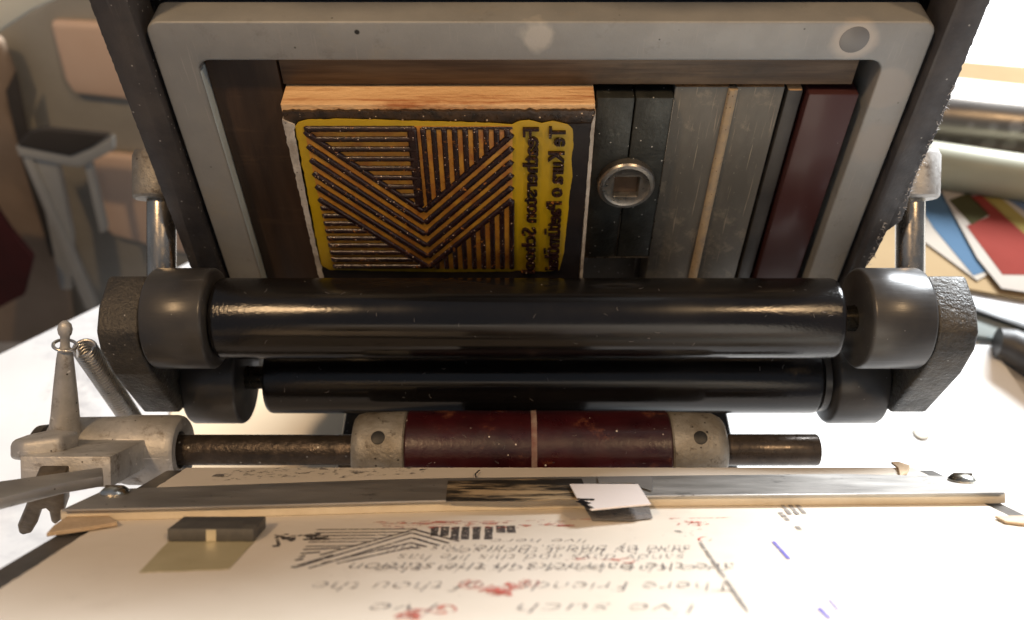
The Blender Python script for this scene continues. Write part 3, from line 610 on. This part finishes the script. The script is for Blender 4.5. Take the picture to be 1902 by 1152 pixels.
# ================================================================== PLATEN DRESSING
sh = empty('tympan_sheet', plat(10, 0, 0), 'cream tympan sheet covered in upside down black and red trial prints', 'paper')
lft = rough_edge((-103.5, -46.5), (-100.2, 120), 90, .35, 4, 4)
bmq = bm_prism([plat(u, v, -.35) for u, v in lft+[(127, 120)]+list(reversed(rough_edge((127.5, -46.5), (127, 120), 60, .3, 6, 4)))[1:]], PN*.35, 0)
finish('sheet', bmq, paper, sh)
HI = .06
def ribbon(bm, pts, wd, h=HI):
    P = [Vector(uv(*p, h)) for p in pts]
    L_, R_ = [], []
    for i, p in enumerate(P):
        t = (P[min(i+1, len(P)-1)]-P[max(i-1, 0)]).normalized(); n = Vector((-t.y, t.x)); ww = wd*(1+.25*noise.noise(Vector((p.x, p.y, 1))))/2
        L_.append(bm.verts.new(plat(*(p+n*ww), h))); R_.append(bm.verts.new(plat(*(p-n*ww), h)))
    for i in range(len(P)-1): bm.faces.new((L_[i], L_[i+1], R_[i+1], R_[i]))
def rib(bm, p, q, wd, n=8, h=HI): ribbon(bm, [(p[0]+(q[0]-p[0])*k/n, p[1]+(q[1]-p[1])*k/n) for k in range(n+1)], wd, h)
C3 = lambda x, y: (480+x/2.882, 930+y/2.882)
lg = bmesh.new()
for y0, xr in ((155, 850), (172, 800), (188, 740), (205, 660), (222, 600), (245, 520)):      # horizontal rules
    xl = 310-(y0-155)*.62; rib(lg, C3(xl, y0), C3(xr, y0-4), .72)
for (a, b, c, n_) in (((330, 292), (835, 155), (1075, 218), 1), ((190, 360), (820, 172), (1020, 228), 1), ((270, 362), (822, 198), (965, 240), 1), ((340, 335), (815, 226), (900, 247), 1), ((420, 336), (820, 250), (850, 256), 1), ((175, 358), (400, 290), None, 0)):
    rib(lg, C3(*a), C3(*b), .8)
    if c: rib(lg, C3(*b), C3(*c), .95)
for y0, xr in ((262, 440), (283, 330), (303, 250), (320, 240)): rib(lg, C3(240-(y0-262)*.75, y0), C3(xr, y0-8), .95)
for x in (945, 1000, 1055, 1110, 1170, 1235): rib(lg, C3(x, 140), C3(x-5, 208 if x > 1010 else 190), 1.9)
for x in (1295, 1350): rib(lg, C3(x, 134), C3(x+4, 172), 2.2)
for k in range(40):
    x = random.uniform(85, 350); y = 195+random.uniform(-14, 14)+ (x-85)*.0; rib(lg, C3(x, y), C3(x+random.uniform(10, 45), y+random.uniform(-9, 9)), random.uniform(.4, 1.3), 3)
rib(lg, C3(75, 245), C3(112, 240), 1.3, 3); rib(lg, C3(110, 240), C3(100, 205), .8, 3)
finish('chevron_print', lg, ink_black, sh, smooth=False)
def print_text(s, x0, x1, py, cap, mat, shear=.3, bold=-.018, jit=0.0, name='printed_text'):
    """rotated 180 degrees: the first letter stands at the right (pixel x1), letter tops point at the viewer"""
    bm = text_mesh(s, bold, shear, 3, 0)
    xs = [v.co.x for v in bm.verts]; a, b = min(xs), max(xs)
    pr = uv(x1, py, HI); plf = uv(x0, py, HI)
    for v in bm.verts:
        t = (v.co.x-a)/(b-a); u = pr[0]+(plf[0]-pr[0])*t; vv = pr[1]+(plf[1]-pr[1])*t + v.co.y/.72*cap
        vv += jit*noise.noise(Vector((u*.3, 3, 0)))
        v.co = plat(u, vv, HI+.03+jit*.01)
    finish(name, bm, mat, sh, smooth=False)
print_text('live here', 912, 1092, 1001, 3.4, ink_faint)
print_text('sand by blades. of life, has still', 722, 1282, 1013, 4.8, ink_faint, jit=.5)
print_text('and by lids if they see', 830, 1275, 1018, 5.0, ink_faint, jit=.7)
print_text('are the barracks in the station', 652, 1362, 1046, 5.4, ink_black, jit=.4)
print_text('There Friends   of thou the', 585, 1350, 1081, 5.6, ink_faint, jit=.3)
print_text("I've such     I've", 690, 1290, 1121, 5.4, ink_faint, jit=.3)
# red overprint
class RD: pass
REDS = []
def newred():
    global rd
    rd = bmesh.new(); REDS.append(rd)
newred()
def redring(cx, cy, rx, ry, wd=.5):
    ribbon(rd, [(cx+rx*math.cos(2*math.pi*k/24), cy+ry*math.sin(2*math.pi*k/24)) for k in range(25)], wd, HI+.1)
def redblob(pts, wd): ribbon(rd, pts, wd, HI+.12)
for c in ((875, 1085, 22, 8), (983, 1082, 18, 7)): redring(*c); redring(c[0], c[1], c[2]*.5, c[3]*.5, .7)
redblob([(900, 1092), (918, 1097), (940, 1093), (960, 1086)], 4.5); redblob([(905, 1100), (925, 1104), (950, 1102)], 2.2)
newred(); redring(830, 1131, 17, 7); redblob([(745, 1145), (770, 1138), (800, 1136), (830, 1133)], 3.4); redblob([(735, 1147), (760, 1142), (775, 1150)], 2)
newred(); redring(1165, 1041, 14, 4); redblob([(1050, 1040), (1090, 1037), (1150, 1040)], .8)
newred(); redring(1310, 1001, 12, 4)
newred()
for k in range(60):
    x = random.uniform(690, 1050); y = 974+random.uniform(-5, 9)-(x-690)*.008; rib(rd, (x, y), (x+random.uniform(6, 45), y+random.uniform(-1.5, 1.5)), random.uniform(.25, .8), 3, HI+.14)
rib(rd, (705, 973), (920, 968), .35, 8, HI+.1); rib(rd, (1050, 965), (1165, 963), .35, 8, HI+.1); newred(); rib(rd, (1240, 963), (1360, 961), .4, 8, HI+.1)
for k in range(14):
    x = random.uniform(1255, 1300); rib(rd, (x, 967+random.uniform(0, 9)), (x+random.uniform(5, 20), 967+random.uniform(0, 9)), .5, 3, HI+.14)

for b_ in REDS: finish('red_overprint', b_, ink_red, sh, smooth=False)
pn = bmesh.new(); rib(pn, (1300, 1006), (1390, 1137), .8, 16, HI+.16); finish('pencil_mark', pn, pencil, sh, smooth=False); pn = bmesh.new()
for x in (1450, 1464, 1478): rib(pn, (x, 934), (x+18, 955), 1.1, 4, HI+.16)
rib(pn, (1449, 951), (1464, 966), 1.2, 4, HI+.16); rib(pn, (1480, 977), (1487, 984), 1.2, 4, HI+.16)
finish('pencil_mark', pn, pencil, sh, smooth=False)
bl_ = bmesh.new(); rib(bl_, (1436, 1005), (1466, 1038), .9, 6, HI+.16); finish('pen_mark', bl_, ink_blue, sh, smooth=False); bl_ = bmesh.new(); rib(bl_, (1521, 1128), (1541, 1148), .9, 6, HI+.16); rib(bl_, (1540, 1112), (1560, 1136), .4, 6, HI+.16)
finish('pen_mark', bl_, ink_blue, sh, smooth=False)
sm = bmesh.new(); ribbon(sm, [(400+k*30, 881+math.sin(k)*1.5-k*.6) for k in range(14)], 14, HI+.1); finish('ink_smear', sm, smear, sh, smooth=False); sm = bmesh.new(); ribbon(sm, [(1230, 988), (1270, 990), (1310, 988)], 6, HI+.1)
finish('ink_smear', sm, smear, sh, smooth=False)

# lay bar
def bar_pt(px, py, h): return onP(px, py, h)
bar = empty('lay_bar', onP(951, 930, 0), 'long grey steel lay bar on cream backing screwed across the platen', 'bar')
lo = [(112, 948), (300, 944), (830, 930), (1240, 921), (1868, 916)]
hi = [(1842, 886), (1560, 880), (1200, 884), (830, 888), (700, 891), (300, 905), (196, 909)]
finish('backing_strip', bm_prism([onP(x, y, 2.9) for x, y in lo+hi], PN*-2.85, .15, 1), cream, bar)
finish('steel_strip', bm_prism([onP(x+(2 if i in (0,) else -2 if i == 4 else 0), y-1.2 if i < 5 else y, 3.5) for i, (x, y) in enumerate(lo+hi)], PN*-.55, .1, 1), steel, bar)
for (x, y, fl_) in ((213, 917, 1), (1787, 893, 0)):
    c = onP(x, y, 3.5)
    sc = finish('screw', bm_lathe([(0, 3.6), (.5, 3.7), (1.0, 3.4), (1.7, 2.6), (2.1, 1.3), (2.2, 0)], c, PN, 40), screwm, bar)
    finish('slot', bm_prism([c+PN*1.75+Vector((-2.4, 0, 0))+PV*.3, c+PN*1.75+Vector((2.4, 0, 0))+PV*.9, c+PN*1.75+Vector((2.4, 0, 0))+PV*.3, c+PN*1.75+Vector((-2.4, 0, 0))-PV*.3], PN*.5, 0), cab_dark, sc)
tag(finish('masking_tape', bm_prism([onP(x, y, 3.75) for x, y in [(832, 893), (1010, 889), (1080, 889), (1098, 926), (960, 930), (828, 930)]], PN*-.2, 0), gripped), 'charcoal smeared tan tape stuck on the middle of the steel bar', 'tape')
tb = bm_prism([onP(x, y, 4.6) for x, y in [(1058, 899), (1185, 899), (1209, 936), (1150, 941), (1098, 946), (1072, 925)]], PN*-.35, 0)
tabo = empty('card_tab', onP(1130, 920, 3.6), 'small white card tab with a black ink blot taped over the bar', 'card')
finish('card', tb, tabwhite, tabo)
ib = bmesh.new()
for p, q, wd in (((1072, 927), (1104, 928), 1.6), ((1074, 930), (1092, 936), 2.4), ((1082, 936), (1098, 944), 1.6)): rib(ib, p, q, wd, 4, 4.75)
finish('ink_blot', ib, black_plate, tabo, smooth=False)
tag(finish('grey_patch', bm_prism([onP(x, y, .5) for x, y in [(1085, 942), (1205, 938), (1212, 962), (1170, 967), (1100, 966)]], PN*-.12, 0), patchgrey), 'dark grey patch on the sheet just below the white card tab', 'tape')  # flat dark grey piece laid on the sheet below the card tab
tag(finish('clear_tape', bm_prism([onP(x, y, 4.0) for x, y in [(1110, 886), (1212, 884), (1212, 912), (1190, 905), (1180, 897), (1112, 897)]], PN*-.1, 0), M('clear_tape_grey', (.36, .35, .34), (.27, .26, .25), 60, rough=(.12, .3), metal=.4)), 'creased clear tape on the bar just behind the white card tab', 'tape')
tag(finish('torn_card', bm_prism([onP(x, y, 1.3) for x, y in [(86, 990), (150, 981), (218, 970), (200, 955), (130, 955), (100, 975)]], PN*-1.0, .15, 1), cardtan), 'torn tan card sticking out under the left end of the bar', 'card')
tag(finish('card_scrap', bm_prism([onP(x, y, .9) for x, y in [(1848, 958), (1905, 958), (1960, 958), (1960, 975), (1900, 972), (1868, 968)]], PN*-.6, 0), cardtan), 'torn tan scrap under the right end of the bar', 'card')
tag(finish('paper_scrap', bm_prism([onP(x, y, 1.0) for x, y in [(1655, 858), (1668, 857), (1690, 864), (1686, 876), (1672, 882), (1668, 868)]], PN*-.7, .1, 1), cardtan), 'tiny torn brown scrap behind the bar near its right screw', 'scrap')
# punched hole in the right part of the sheet shows the card beneath
hc = onZ(1712, 803, TZ+4.2)
tag(finish('cream_dot', bm_lathe([(0, 0), (0, 4.2), (.3, 4.0), (.3, 0)], hc, (0, 0, 1), 32, cap=False), cream), 'small round cream dot on the white board at right', 'sticker')
# magnet block and tape
mg = empty('gauge_block', onP(400, 1000, 0), 'dark grey rectangular gauge block with a bright notch standing on olive tape', 'gauge block')
f0, f1 = uv(311, 1008, 0), uv(471, 1008, 0)
dv = -10.5
finish('block', bm_prism([plat(f0[0], f0[1], .2), plat(f1[0], f1[1], .2), plat(f1[0], f1[1]+dv, .2), plat(f0[0], f0[1]+dv, .2)], PN*3.0, .25, 2), magnet, mg)
n0 = uv(383, 1008, 0)
finish('notch', bm_prism([plat(n0[0], f0[1]+.12, .25), plat(n0[0]+2.3, f0[1]+.12, .25), plat(n0[0]+2.3, f0[1]-1, .25), plat(n0[0], f0[1]-1, .25)], PN*2.8, .05, 1), M('bright_notch', (.72, .66, .5), (.6, .54, .4), 200, rough=(.25, .4), metal=.6), mg)
te = [(300, 1000), (475, 998)]
tp = [(345, 985), (495, 985), (462, 1044), (425, 1048)]
te = rough_edge(uv(425, 1056, .3), uv(258, 1062, .3), 30, .4, 5, 1.5)
tag(finish('olive_tape', bm_prism([plat(*uv(315, 1003, .15), .15), plat(*uv(478, 1000, .15), .15)]+[plat(u, v, .15) for u, v in te], PN*-.1, 0), olive), 'olive translucent tape under the dark gauge block', 'tape')
# second faint trial print overlapping the first
print_text('sandy days and this life has', 740, 1270, 1030, 4.6, ink_faint, jit=.8)
print_text('are the barracks in the', 700, 1352, 1050, 5.0, ink_faint, jit=.6)
# stray fibre
fb = bmesh.new(); bm_tube([onP(884, 886, .6), onP(883, 881, .9), onP(887, 876, .9), onP(891, 874, .6)], .22, 6, bm=fb)
tag(finish('stray_hair', fb, black_plate), 'short curved black hair on the sheet behind the bar', 'hair')
